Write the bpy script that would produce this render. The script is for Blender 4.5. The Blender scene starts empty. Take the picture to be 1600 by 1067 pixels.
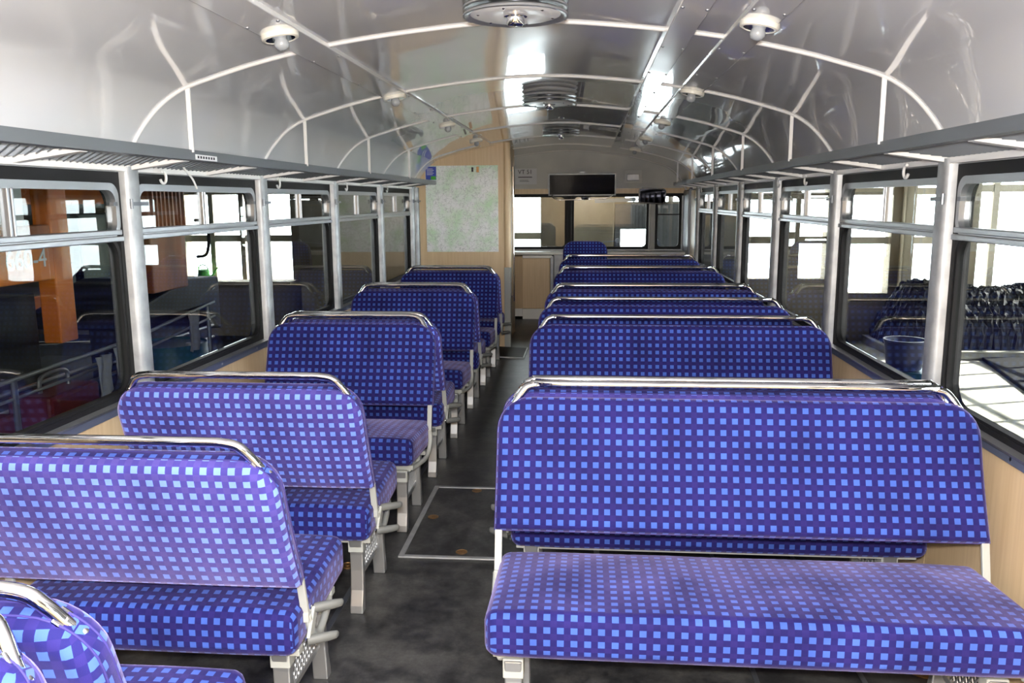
import bpy, bmesh, math, random
from mathutils import Vector, Matrix
random.seed(7)
S = bpy.context.scene
COL = S.collection
PI = math.pi

# ------------------------------------------------------------------ camera
CAM = Vector((0, 0, 1.5))
FPX = 1297.0
def setup_camera():
    vp = (915.0, 312.0); roll = math.radians(.35)
    fy = Vector((vp[0]-800, vp[1]-533.5, FPX)).normalized()
    ax, ay = -math.sin(roll), -math.cos(roll)
    z = Vector((ax, ay, -(ax*fy.x+ay*fy.y)/fy.z)).normalized()
    x = fy.cross(z)
    if x.x < 0: x = -x
    W = Matrix((x, fy, z))                     # maps camera (right, down, fwd) to world
    right = W @ Vector((1, 0, 0)); up = -(W @ Vector((0, 1, 0))); back = -(W @ Vector((0, 0, 1)))
    m = Matrix((right, up, back)).transposed().to_4x4(); m.translation = CAM
    cd = bpy.data.cameras.new('camera'); cd.sensor_width = 36; cd.lens = FPX/1600*36
    cd.clip_start = .02; cd.clip_end = 200
    co = bpy.data.objects.new('camera', cd); COL.objects.link(co); co.matrix_world = m
    S.camera = co
setup_camera()
# ------------------------------------------------------------------ world, sun, camera flash, exposure
w = bpy.data.worlds.new('sky'); S.world = w; w.use_nodes = True
w.node_tree.nodes['Background'].inputs[0].default_value = (.93, .97, 1, 1)
w.node_tree.nodes['Background'].inputs[1].default_value = 18.0
sd = bpy.data.lights.new('sun', 'SUN'); sd.energy = 60; sd.angle = .009; sd.color = (1, .95, .86)
so = bpy.data.objects.new('sun', sd); COL.objects.link(so)
so.rotation_euler = Vector((-.74, -.25, -.64)).to_track_quat('-Z', 'Y').to_euler()
fd = bpy.data.lights.new('camera_flash', 'POINT'); fd.energy = 380; fd.shadow_soft_size = .035; fd.color = (1, .985, .97)
fo = bpy.data.objects.new('camera_flash', fd); COL.objects.link(fo); fo.location = (0, -.03, 1.59)
vs = S.view_settings
vs.view_transform = 'Standard'; vs.look = 'None'; vs.exposure = 0; vs.gamma = 1; vs.use_curve_mapping = False

# ------------------------------------------------------------------ materials
M = {}
def mat(name, col, rough=.5, metal=0, **kw):
    m = bpy.data.materials.new(name); m.use_nodes = True
    b = m.node_tree.nodes['Principled BSDF']
    b.inputs['Base Color'].default_value = (*col, 1); b.inputs['Roughness'].default_value = rough
    b.inputs['Metallic'].default_value = metal
    for k, v in kw.items(): b.inputs[k.replace('_', ' ')].default_value = v
    M[name] = m; return m
def NT(m): return m.node_tree.nodes, m.node_tree.links, m.node_tree.nodes['Principled BSDF']
def noisecol(m, c1, c2, scale=(1, 1, 1), detail=6, lo=.35, hi=.65, nscale=1.0, bump=0, rough=None):
    n, l, b = NT(m)
    tc = n.new('ShaderNodeTexCoord'); mp = n.new('ShaderNodeMapping'); mp.inputs['Scale'].default_value = scale
    nz = n.new('ShaderNodeTexNoise'); nz.inputs['Scale'].default_value = nscale; nz.inputs['Detail'].default_value = detail
    cr = n.new('ShaderNodeValToRGB')
    cr.color_ramp.elements[0].position = lo; cr.color_ramp.elements[1].position = hi
    cr.color_ramp.elements[0].color = (*c1, 1); cr.color_ramp.elements[1].color = (*c2, 1)
    l.new(tc.outputs['Object'], mp.inputs[0]); l.new(mp.outputs[0], nz.inputs[0]); l.new(nz.outputs[0], cr.inputs[0])
    l.new(cr.outputs[0], b.inputs['Base Color'])
    if bump:
        bp = n.new('ShaderNodeBump'); bp.inputs['Strength'].default_value = bump; bp.inputs['Distance'].default_value = .01
        l.new(nz.outputs[0], bp.inputs['Height']); l.new(bp.outputs[0], b.inputs['Normal'])
    if rough:
        mr = n.new('ShaderNodeMapRange'); mr.inputs[3].default_value = rough[0]; mr.inputs[4].default_value = rough[1]
        l.new(nz.outputs[0], mr.inputs[0]); l.new(mr.outputs[0], b.inputs['Roughness'])
    return m
mat('chrome', (.84, .84, .86), .05, 1)
mat('alu', (.42, .43, .45), .32, .85)
noisecol(mat('alu_dull', (.4, .41, .43), .45, .45), (.30, .31, .32), (.42, .43, .44), (3, 3, 3), nscale=4)
mat('alu_dark', (.16, .17, .19), .35, .7)
mat('alu_cast', (.54, .55, .56), .34, .8)
mat('grey_paint', (.40, .41, .385), .4)
mat('white_paint', (.8, .8, .78), .3)
mat('rubber', (.009, .009, .010), .6, 0, Specular_IOR_Level=.3)
mat('grip_grey', (.12, .125, .12), .55)
mat('blue_edge', (.20, .23, .32), .3, .5)
mat('rail_grey', (.19, .205, .225), .4, .5)
mat('cream', (.78, .76, .68), .35)
mat('bulb', (.36, .38, .40), .18, 0, Coat_Weight=.5)
mat('black_gloss', (.004, .004, .005), .12)
mat('black_matt', (.006, .006, .006), .9, 0, Specular_IOR_Level=.05)
mat('paper', (.75, .76, .78), .7)
mat('ink', (.02, .02, .03), .8)
mat('legend_blue', (.03, .06, .42), .5)
mat('mirror_glass', (.012, .012, .015), .03, 1)
mat('teal', (.0, .06, .08), .4)
mat('bucket_blue', (.008, .011, .035), .4)
mat('green_plastic', (.05, .36, .015), .35)
mat('red', (.09, .006, .008), .5)
mat('rag', (.22, .225, .24), .9)
mat('brass', (.33, .19, .08), .4, .8)
noisecol(mat('orange', (.5, .11, .015), .45), (.55, .12, .012), (.80, .22, .02), nscale=3)
noisecol(mat('brown_orange', (.22, .06, .02), .5), (.22, .06, .018), (.42, .12, .03), (1, 1, .4), nscale=5)
noisecol(mat('machine_black', (.01, .01, .01), .6), (.004, .004, .004), (.025, .024, .024), nscale=5)
noisecol(mat('coal', (.01, .01, .01), .75, 0, Specular_IOR_Level=.2), (.002, .002, .002), (.014, .014, .015), nscale=14, bump=1)
noisecol(mat('shed_wall', (.5, .44, .34), .85), (.16, .130, .085), (.25, .215, .155), (1, 1, .5), nscale=1.3)
noisecol(mat('shed_dark', (.05, .05, .05), .9), (.010, .010, .010), (.03, .029, .028), nscale=1)
noisecol(mat('shed_door_grey', (.16, .17, .17), .8), (.05, .052, .054), (.09, .092, .09), nscale=2)
noisecol(mat('shed_floor', (.35, .33, .28), .85), (.13, .12, .095), (.26, .245, .20), nscale=2.5)
noisecol(mat('plaster', (.4, .4, .38), .6), (.50, .51, .50), (.66, .66, .63), nscale=2)
# wood: pale beech veneer with vertical grain
def wood(name, c1, c2, rough=.38):
    m = mat(name, c1, rough); noisecol(m, c1, c2, (40, 40, 1.6), detail=8, lo=.25, hi=.75, nscale=1.6); return m
wood('beech', (.66, .47, .27), (.76, .57, .35))
wood('beech_dark', (.52, .35, .19), (.62, .44, .25))
# ceiling: glossy cream-white lacquered sheet
m = mat('ceiling_lacquer', (.86, .86, .86), .17, 0, Coat_Weight=1.0, Coat_Roughness=.03, Coat_IOR=1.9, IOR=1.5)
n, l, b = NT(m)
tc = n.new('ShaderNodeTexCoord'); nz = n.new('ShaderNodeTexNoise'); nz.inputs['Scale'].default_value = 1.6; nz.inputs['Detail'].default_value = 1
bp = n.new('ShaderNodeBump'); bp.inputs['Strength'].default_value = .15; bp.inputs['Distance'].default_value = .02
l.new(tc.outputs['Object'], nz.inputs[0]); l.new(nz.outputs[0], bp.inputs['Height']); l.new(bp.outputs[0], b.inputs['Normal']); l.new(bp.outputs[0], b.inputs['Coat Normal'])
mat('glazing_paint', (.34, .29, .21), .6)
mat('rib_white', (.80, .79, .77), .25)
# floor: dark worn linoleum
m = mat('lino', (.03, .03, .033), .42)
n, l, b = NT(m)
tc = n.new('ShaderNodeTexCoord')
n1 = n.new('ShaderNodeTexNoise'); n1.inputs['Scale'].default_value = 4.5; n1.inputs['Detail'].default_value = 12; n1.inputs['Roughness'].default_value = .78
n2 = n.new('ShaderNodeTexNoise'); n2.inputs['Scale'].default_value = 70; n2.inputs['Detail'].default_value = 3
cr = n.new('ShaderNodeValToRGB'); e = cr.color_ramp.elements
e[0].position = .36; e[0].color = (.005, .005, .006, 1); e[1].position = .64; e[1].color = (.115, .113, .108, 1)
x = e.new(.47); x.color = (.038, .038, .039, 1)
mx = n.new('ShaderNodeMixRGB'); mx.blend_type = 'MULTIPLY'; mx.inputs[0].default_value = .5
mr = n.new('ShaderNodeMapRange'); mr.inputs[3].default_value = .34; mr.inputs[4].default_value = .55
l.new(tc.outputs['Object'], n1.inputs[0]); l.new(tc.outputs['Object'], n2.inputs[0]); l.new(n1.outputs[0], cr.inputs[0])
l.new(cr.outputs[0], mx.inputs[1]); l.new(n2.outputs[0], mx.inputs[2]); l.new(mx.outputs[0], b.inputs['Base Color'])
l.new(n1.outputs[0], mr.inputs[0]); l.new(mr.outputs[0], b.inputs['Roughness'])
# fabric: violet-blue velvet with a grid of light blue squares
PITCH = .0348
def fabric(name, field, bandc, square, sheen, gain=1):
    m = mat(name, (.05, .04, .3), .8, 0, Sheen_Weight=sheen, Sheen_Roughness=.40, Specular_IOR_Level=.15)
    n, l, b = NT(m)
    b.inputs['Sheen Tint'].default_value = (.68, .58, 1, 1)
    tc = n.new('ShaderNodeTexCoord'); sp = n.new('ShaderNodeSeparateXYZ'); l.new(tc.outputs['UV'], sp.inputs[0])
    def mth(op, a, bv):
        k = n.new('ShaderNodeMath'); k.operation = op
        for i, v in enumerate((a, bv)):
            if v is None: continue
            if isinstance(v, (int, float)): k.inputs[i].default_value = v
            else: l.new(v, k.inputs[i])
        return k.outputs[0]
    U = mth('LESS_THAN', mth('FRACT', mth('DIVIDE', sp.outputs[0], PITCH), None), .5)
    V = mth('LESS_THAN', mth('FRACT', mth('DIVIDE', sp.outputs[1], PITCH), None), .5)
    sq = mth('MULTIPLY', U, V); band = mth('MAXIMUM', U, V)
    nz = n.new('ShaderNodeTexNoise'); nz.inputs['Scale'].default_value = 5; nz.inputs['Detail'].default_value = 3; l.new(tc.outputs['UV'], nz.inputs[0])
    def mixc(f, c1, c2):
        k = n.new('ShaderNodeMixRGB')
        for i, v in enumerate((f, c1, c2)):
            if isinstance(v, tuple): k.inputs[i].default_value = (*[min(1, q*gain) for q in v], 1)
            else: l.new(v, k.inputs[i])
        return k.outputs[0]
    c = mixc(band, field, bandc)
    c = mixc(sq, c, square)
    k = n.new('ShaderNodeMixRGB'); k.blend_type = 'MULTIPLY'; k.inputs[0].default_value = .6
    mr = n.new('ShaderNodeMapRange'); mr.inputs[1].default_value = .35; mr.inputs[2].default_value = .65; mr.inputs[3].default_value = .6; mr.inputs[4].default_value = 1.2
    l.new(nz.outputs[0], mr.inputs[0]); l.new(c, k.inputs[1]); l.new(mr.outputs[0], k.inputs[2]); l.new(k.outputs[0], b.inputs['Base Color'])
    m2 = n.new('ShaderNodeMapRange'); m2.inputs[1].default_value = .35; m2.inputs[2].default_value = .65; m2.inputs[3].default_value = sheen*.65; m2.inputs[4].default_value = sheen*1.3
    l.new(nz.outputs[0], m2.inputs[0]); l.new(m2.outputs[0], b.inputs['Sheen Weight'])
    n3 = n.new('ShaderNodeTexNoise'); n3.inputs['Scale'].default_value = 900; l.new(tc.outputs['UV'], n3.inputs[0])
    bp = n.new('ShaderNodeBump'); bp.inputs['Strength'].default_value = .25; bp.inputs['Distance'].default_value = .002
    l.new(n3.outputs[0], bp.inputs['Height']); l.new(bp.outputs[0], b.inputs['Normal'])
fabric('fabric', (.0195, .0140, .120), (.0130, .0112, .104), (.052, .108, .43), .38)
fabric('fabric_painted_sheen', (.068, .050, .25), (.050, .040, .23), (.16, .27, .86), 1.0)      # velvet sheen of the rear covers painted in as paler colours
mat('piping_violet', (.03, .022, .15), .8)
# window glass: clear, reflecting by angle
def glass(name, tint, refl_ior=1.5):
    m = bpy.data.materials.new(name); m.use_nodes = True; n, l = m.node_tree.nodes, m.node_tree.links
    n.remove(n['Principled BSDF'])
    tr = n.new('ShaderNodeBsdfTransparent'); tr.inputs[0].default_value = (*tint, 1)
    gl = n.new('ShaderNodeBsdfGlossy'); gl.inputs['Roughness'].default_value = .0
    ge = n.new('ShaderNodeNewGeometry'); dt = n.new('ShaderNodeVectorMath'); dt.operation = 'DOT_PRODUCT'
    l.new(ge.outputs['Normal'], dt.inputs[0]); l.new(ge.outputs['Incoming'], dt.inputs[1])
    def op(o, a, b_=None):
        k = n.new('ShaderNodeMath'); k.operation = o
        for i, v in enumerate((a, b_)):
            if v is None: continue
            if isinstance(v, float): k.inputs[i].default_value = v
            else: l.new(v, k.inputs[i])
        return k.outputs[0]
    fr = op('ADD', op('MULTIPLY', op('POWER', op('SUBTRACT', 1.0, op('ABSOLUTE', dt.outputs['Value'])), 5.0), .94), .035)
    mx = n.new('ShaderNodeMixShader')
    l.new(fr, mx.inputs[0]); l.new(tr.outputs[0], mx.inputs[1]); l.new(gl.outputs[0], mx.inputs[2])
    l.new(mx.outputs[0], n['Material Output'].inputs[0]); M[name] = m
glass('glass', (.90, .93, .92))
glass('shed_glass', (.98, .99, 1))
m = bpy.data.materials.new('frosted'); m.use_nodes = True; n, l = m.node_tree.nodes, m.node_tree.links; n.remove(n['Principled BSDF'])
tl = n.new('ShaderNodeBsdfTranslucent'); tl.inputs[0].default_value = (.06, .066, .062, 1); l.new(tl.outputs[0], n['Material Output'].inputs[0]); M['frosted'] = m
# wall map
m = mat('map_print', (.7, .75, .7), .35, 0, Coat_Weight=.3)
n, l, b = NT(m)
tc = n.new('ShaderNodeTexCoord')
na = n.new('ShaderNodeTexNoise'); na.inputs['Scale'].default_value = 6; na.inputs['Detail'].default_value = 6
cr = n.new('ShaderNodeValToRGB'); e = cr.color_ramp.elements
e[0].position = .42; e[0].color = (.92, .94, .93, 1); e[1].position = .70; e[1].color = (.60, .82, .57, 1)
vo = n.new('ShaderNodeTexVoronoi'); vo.feature = 'DISTANCE_TO_EDGE'; vo.inputs['Scale'].default_value = 17
wn = n.new('ShaderNodeTexNoise'); wn.inputs['Scale'].default_value = 9; wn.inputs['Detail'].default_value = 5
ad = n.new('ShaderNodeMixRGB'); ad.blend_type = 'ADD'; ad.inputs[0].default_value = .35
lt = n.new('ShaderNodeMath'); lt.operation = 'LESS_THAN'; lt.inputs[1].default_value = .035
mx = n.new('ShaderNodeMixRGB'); mx.inputs[2].default_value = (.33, .36, .34, 1)
sc = n.new('ShaderNodeMath'); sc.operation = 'MULTIPLY'; sc.inputs[1].default_value = .5
l.new(tc.outputs['Object'], na.inputs[0]); l.new(na.outputs[0], cr.inputs[0]); l.new(tc.outputs['Object'], wn.inputs[0])
l.new(tc.outputs['Object'], ad.inputs[1]); l.new(wn.outputs['Color'], ad.inputs[2]); l.new(ad.outputs[0], vo.inputs['Vector'])
l.new(vo.outputs[0], lt.inputs[0]); l.new(lt.outputs[0], sc.inputs[0]); l.new(sc.outputs[0], mx.inputs[0]); l.new(cr.outputs[0], mx.inputs[1]); l.new(mx.outputs[0], b.inputs['Base Color'])

# ------------------------------------------------------------------ mesh helpers
class MB:
    def __init__(s): s.v = []; s.f = []; s.uv = None
    def add(s, vs, fs):
        o = len(s.v); s.v += [tuple(p) for p in vs]; s.f += [tuple(i+o for i in f) for f in fs]; return s
    def box(s, x0, x1, y0, y1, z0, z1, rot=None, piv=None):
        p = [Vector((x, y, z)) for x in (x0, x1) for y in (y0, y1) for z in (z0, z1)]
        if rot is not None:
            c = Vector(piv) if piv is not None else Vector(((x0+x1)/2, (y0+y1)/2, (z0+z1)/2))
            p = [rot @ (q-c)+c for q in p]
        return s.add(p, [(0, 1, 3, 2), (4, 6, 7, 5), (0, 4, 5, 1), (2, 3, 7, 6), (0, 2, 6, 4), (1, 5, 7, 3)])
    def bar(s, a, b, w, h, up=(0, 0, 1)):
        a = Vector(a); b = Vector(b); d = (b-a).normalized(); u = Vector(up); sd = d.cross(u)
        if sd.length < 1e-5: sd = d.cross(Vector((1, 0, 0)))
        sd.normalize(); u = sd.cross(d).normalized()
        p = []
        for c in (a, b):
            for i, j in ((-1, -1), (1, -1), (1, 1), (-1, 1)): p.append(c+sd*i*w/2+u*j*h/2)
        return s.add(p, [(3, 2, 1, 0), (4, 5, 6, 7), (0, 1, 5, 4), (1, 2, 6, 5), (2, 3, 7, 6), (3, 0, 4, 7)])
    def tube(s, pts, r, n=10, closed=False):
        pts = [Vector(p) for p in pts]; N = len(pts); rs = r if isinstance(r, (list, tuple)) else [r]*N
        vs = []; pu = None
        for i, p in enumerate(pts):
            if closed: d = pts[(i+1) % N]-pts[i-1]
            else: d = pts[min(i+1, N-1)]-pts[max(i-1, 0)]
            d.normalize()
            if pu is None:
                pu = d.orthogonal().normalized()
            else:
                pu = (pu-d*pu.dot(d)).normalized()
            q = d.cross(pu)
            for k in range(n):
                a = 2*PI*k/n; vs.append(p+(pu*math.cos(a)+q*math.sin(a))*rs[i])
        fs = []
        for i in range(N if closed else N-1):
            j = (i+1) % N
            for k in range(n):
                k2 = (k+1) % n; fs.append((i*n+k, i*n+k2, j*n+k2, j*n+k))
        if not closed:
            fs.append(tuple(range(n-1, -1, -1))); fs.append(tuple((N-1)*n+k for k in range(n)))
        return s.add(vs, fs)
    def lathe(s, prof, c=(0, 0, 0), n=24, axis='z'):
        vs = []; N = len(prof); c = Vector(c)
        for r, h in prof:
            for k in range(n):
                a = 2*PI*k/n; p = Vector((r*math.cos(a), r*math.sin(a), h))
                if axis == 'x': p = Vector((p.z, p.x, p.y))
                if axis == 'y': p = Vector((p.x, p.z, p.y))
                vs.append(c+p)
        fs = []
        for i in range(N-1):
            for k in range(n):
                k2 = (k+1) % n; fs.append((i*n+k, i*n+k2, (i+1)*n+k2, (i+1)*n+k))
        fs.append(tuple(range(n))); fs.append(tuple((N-1)*n+k for k in range(n)))
        return s.add(vs, fs)
    def prism(s, poly, a0, a1, fn):
        n = len(poly); vs = [fn(u, v, a0) for u, v in poly]+[fn(u, v, a1) for u, v in poly]
        fs = [tuple(range(n)), tuple(range(2*n-1, n-1, -1))]+[(i, (i+1) % n, n+(i+1) % n, n+i) for i in range(n)]
        return s.add(vs, fs)
    def ring(s, outer, inner, a0, a1, fn):
        n = len(outer); vs = []
        for a in (a0, a1):
            vs += [fn(u, v, a) for u, v in outer]+[fn(u, v, a) for u, v in inner]
        fs = []
        for i in range(n):
            j = (i+1) % n
            fs += [(i, j, n+j, n+i), (2*n+i, 3*n+i, 3*n+j, 2*n+j), (i, 2*n+i, 2*n+j, j), (n+i, n+j, 3*n+j, 3*n+i)]
        return s.add(vs, fs)
    def build(s, name, m, parent=None, smooth=False, bevel=0):
        me = bpy.data.meshes.new(name); me.from_pydata(s.v, [], s.f)
        bm = bmesh.new(); bm.from_mesh(me); bmesh.ops.recalc_face_normals(bm, faces=bm.faces)
        bm.to_mesh(me); bm.free()
        me.materials.append(M[m] if isinstance(m, str) else m)
        if smooth:
            me.polygons.foreach_set('use_smooth', [True]*len(me.polygons))
            if smooth != 'all': me.set_sharp_from_angle(angle=math.radians(50))
        o = bpy.data.objects.new(name, me); COL.objects.link(o)
        if parent: o.parent = parent
        if bevel:
            b = o.modifiers.new('bevel', 'BEVEL'); b.width = bevel; b.segments = 2; b.limit_method = 'ANGLE'
        return o
def rrect(u0, u1, v0, v1, r, n=6):
    out = []
    for cx, cy, a0 in ((u1-r, v0+r, -PI/2), (u1-r, v1-r, 0), (u0+r, v1-r, PI/2), (u0+r, v0+r, PI)):
        for k in range(n+1):
            a = a0+PI/2*k/n; out.append((cx+r*math.cos(a), cy+r*math.sin(a)))
    return out
def catmull(P, k=6):
    P = [Vector(p) for p in P]; out = []
    for i in range(len(P)-1):
        a = P[max(i-1, 0)]; b = P[i]; c = P[i+1]; d = P[min(i+2, len(P)-1)]
        for t in range(k):
            t /= k
            out.append(.5*((2*b)+(c-a)*t+(2*a-5*b+4*c-d)*t*t+(3*b-a-3*c+d)*t**3))
    out.append(P[-1]); return out
def empty(name, loc=(0, 0, 0)):
    o = bpy.data.objects.new(name, None); COL.objects.link(o); o.location = loc; o.empty_display_size = .1; return o
def tag(o, label, cat, group=None):
    o['label'] = label; o['category'] = cat
    if group: o['group'] = group
    return o
def struct(o, label=None, cat=None):
    o['kind'] = 'structure'
    if label: o['label'] = label
    if cat: o['category'] = cat
    return o
def copy_tree(o, parent=None):
    c = o.copy(); COL.objects.link(c); c.parent = parent
    for ch in list(o.children): copy_tree(ch, c)
    return c
def text_mesh(txt, size, name, m, parent, mtx, depth=.001, sx=1):
    cu = bpy.data.curves.new(name, 'FONT'); cu.body = txt; cu.size = size; cu.extrude = depth; cu.align_x = 'CENTER'; cu.align_y = 'CENTER'
    t = bpy.data.objects.new('tmp_text', cu); COL.objects.link(t)
    dg = bpy.context.evaluated_depsgraph_get(); me = bpy.data.meshes.new_from_object(t.evaluated_get(dg))
    bpy.data.objects.remove(t)
    me.transform(mtx @ Matrix.Diagonal((sx, 1, 1, 1))); me.materials.clear(); me.materials.append(M[m]); me.name = name
    o = bpy.data.objects.new(name, me); COL.objects.link(o); o.parent = parent; return o

# ------------------------------------------------------------------ car shell constants
XL, XR, XC = -1.714, 1.254, -.23
PY = [3.0+1.275*k for k in range(-3, 7)]        # pillar / rib positions
Y0, YE, YP = -1.3, 10.9, 8.37                    # rear bulkhead, front wall, partition
ZS, ZT, ZW = .787, 1.382, 1.59                    # window bottom, transom, window top
CP = [(0, 2.108), (.15, 2.104), (.3, 2.092), (.52, 2.068), (.73, 2.036), (.95, 1.988), (1.1, 1.946), (1.2, 1.915), (1.26, 1.888), (1.32, 1.846), (1.375, 1.79), (1.42, 1.73), (1.455, 1.66), (1.484, 1.6)]
half = [(p.x, p.y) for p in catmull([(a, b, 0) for a, b in CP], 4)]
PROF = [(XC-d, z) for d, z in reversed(half)]+[(XC+d, z) for d, z in half[1:]]
def ceil_z(x):
    for (a, za), (b_, zb) in zip(PROF, PROF[1:]):
        if a <= x <= b_: return za+(zb-za)*(x-a)/(b_-a)
    return 1.6

# ------------------------------------------------------------------ floor
fl = struct(MB().box(XL-.06, XR+.06, Y0-.05, YE+.05, -.1, 0).build('floor', 'lino'), 'dark grey worn linoleum floor of the railcar', 'floor')
ht = empty('floor_hatch', (-.5, 3.72, 0)); tag(ht, 'dark floor hatch edged with silver strips in the aisle', 'floor hatch')
def hatch():
    x0, x1, y0, y1 = -.772+.5, .06+.5, 3.288-3.72, 4.156-3.72
    MB().box(x0, x1, y0, y1, .0005, .005).build('lid', 'lino', ht)
    for a in ((x0-.012, x0+.012, y0-.012, y1+.012), (x1-.012, x1+.012, y0-.012, y1+.012), (x0+.012, x1-.012, y0-.012, y0+.012), (x0+.012, x1-.012, y1-.012, y1+.012)):
        MB().box(a[0], a[1], a[2], a[3], .0005, .008).build('edge_strip', 'alu_dull', ht, bevel=.002)
    for (x, y) in ((-.52+.5, 3.327-3.72+.02), (-.553+.5, 4.112-3.72), (-.715+.5, 3.736-3.72)):
        b = MB().lathe([(.026, .004), (.026, .0065), (.021, .0072), (.02, .0058), (.006, .0058), (.006, .0075), (.001, .0075)], (x, y, 0), 20).build('screw_cover', 'brass', ht, True)
hatch()
tr = empty('floor_strip', (-.9, 2.9, 0)); struct(tr, 'thin grey metal strip set in the floor along the seat feet', 'floor strip')
tr.name = 'trim_1'
for a in ((-.01, .01, -1.9, .38), (-.01, .01, 1.2, 5.2)): MB().box(*a, .0005, .005).build('strip', 'alu_dark', tr)
for i, (x, y) in enumerate(((.55, 2.6), (.886, 2.6))):
    o = MB().box(x-.008, x+.008, y-.9, y+3, .0005, .004).build('trim_%d' % (i+2), 'alu_dark'); struct(o, 'thin grey metal strip in the floor under the right benches', 'floor strip')
for (x, y, t) in ((-.975, 3.185, 'brass floor screw cover beside the foot of the second left bench'), (1.1, 2.57, 'brass round floor cover under the nearest right bench')):
    r = .03 if x < 0 else .06
    o = MB().lathe([(r, .0005), (r, .004), (r*.82, .005), (r*.8, .003), (r*.3, .003), (r*.28, .006), (.001, .006)], (0, 0, 0), 20).build('screw_cover', 'brass', None, True)
    o.location = (x, y, 0); tag(o, t, 'screw cover')

# ------------------------------------------------------------------ ceiling
ce = empty('ceiling', (0, 0, 0)); struct(ce, 'glossy white curved railcar ceiling with light ribs', 'ceiling')
ys = [Y0]+PY[0:]
ys = sorted(set([round(a, 4) for a in ys+[YE]]))
ys = [a for a in ys if a <= YE]
for a, b_ in zip(ys, ys[1:]):
    mb = MB(); n = len(PROF); k = 6
    vs = [(x, a+(b_-a)*j/k, z) for j in range(k+1) for x, z in PROF]
    fs = [(j*n+i, j*n+i+1, (j+1)*n+i+1, (j+1)*n+i) for j in range(k) for i in range(n-1)]
    top = [(x, y, 2.2) for y in (a, b_) for x in (XL-.05, XR+.05)]
    mb.add(vs, fs); mb.build('ceiling_panel', 'ceiling_lacquer', ce, 'all')
MB().box(XL-.06, XR+.06, Y0, YE, 2.2, 2.24).build('roof_skin', 'alu_dark', ce)
for y in PY:
    if y < Y0: continue
    mb = MB(); pts = PROF[1:-1]; n = len(pts); vs = []
    for i, (x, z) in enumerate(pts):
        a = Vector((pts[min(i+1, n-1)][0]-pts[max(i-1, 0)][0], pts[min(i+1, n-1)][1]-pts[max(i-1, 0)][1])).normalized()
        nx, nz_ = a.y, -a.x
        for dy, h in ((-.011, -.002), (-.008, .006), (0, .009), (.008, .006), (.011, -.002)): vs.append((x+nx*h, y+dy, z+nz_*h))
    fs = [(i*5+j, i*5+j+1, i*5+5+j+1, i*5+5+j) for i in range(n-1) for j in range(4)]
    mb.add(vs, fs).build('rib', 'rib_white', ce, 'all')
# hangers from the ribs to the rack front rail
HL, HR = -1.44, 1.0
# lamp strips and duct
def ceil_strip(x0, x1, y0, y1, drop, name, m):
    mb = MB(); poly = [(x0, ceil_z(x0)+.01), (x0, ceil_z(x0)-drop), (x1, ceil_z(x1)-drop), (x1, ceil_z(x1)+.01)]
    mb.prism(poly, y0, y1, lambda u, v, a: (u, a, v)); return mb.build(name, m, ce, bevel=.003)
ceil_strip(-1.02, -.905, Y0, YP-.05, .014, 'lamp_strip', 'ceiling_lacquer')
ceil_strip(.46, .565, Y0, 9.4, .014, 'lamp_strip', 'ceiling_lacquer')
ceil_strip(.262, .348, Y0, 9.5, .032, 'cable_duct', 'ceiling_lacquer')
for x in (-1.01, -.915, .47, .555, .27, .34):
    for k in range(12):
        y = 1.9+.62*k
        if x < 0 and y > 8.2: continue
        dz = .032 if x in (.27, .34) else .014
        MB().lathe([(.006, .002), (.006, -.001), (.004, -.004), (.001, -.0045)], (x, y, ceil_z(x)-dz), 8).build('screw', 'alu', ce, True)

# ------------------------------------------------------------------ ceiling lamps
def make_lamp():
    r = empty('ceiling_lamp')
    MB().lathe([(.072, .035), (.082, .02), (.085, .006), (.082, -.012), (.072, -.016), (.066, -.012), (.062, .0), (.05, .012), (.03, .016)], (0, 0, 0), 28).build('collar', 'cream', r, True)
    MB().lathe([(.066, -.013), (.06, -.005), (.05, .008), (.03, .013), (.001, .014)], (0, 0, 0), 24).build('reflector', 'chrome', r, True)
    MB().lathe([(.012, .012), (.018, .0), (.028, -.016), (.033, -.032), (.032, -.046), (.024, -.06), (.012, -.068), (.001, -.07)], (0, 0, 0), 20).build('bulb', 'bulb', r, 'all')
    return r
lamp = make_lamp(); first = True
for side, x in (('left', -.965), ('right', .515)):
    for i, y in enumerate((2.67, 4.275, 5.9, 7.45, 9.05)):
        if side == 'left' and y > 8: continue
        o = lamp if first else copy_tree(lamp); first = False
        o.scale = (.7, .7, .62); o.location = (x, y, ceil_z(x)-.022); o.rotation_euler = (0, .17 if side == 'left' else .17, 0)
        o.rotation_euler = (0, -.19 if side == 'left' else .19, 0)
        od = ['nearest', 'second', 'third', 'fourth', 'fifth'][i]
        tag(o, 'round cream ceiling lamp with unlit grey bulb, %s along the %s lamp strip' % (od, side), 'lamp', 'ceiling lamps')
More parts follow.
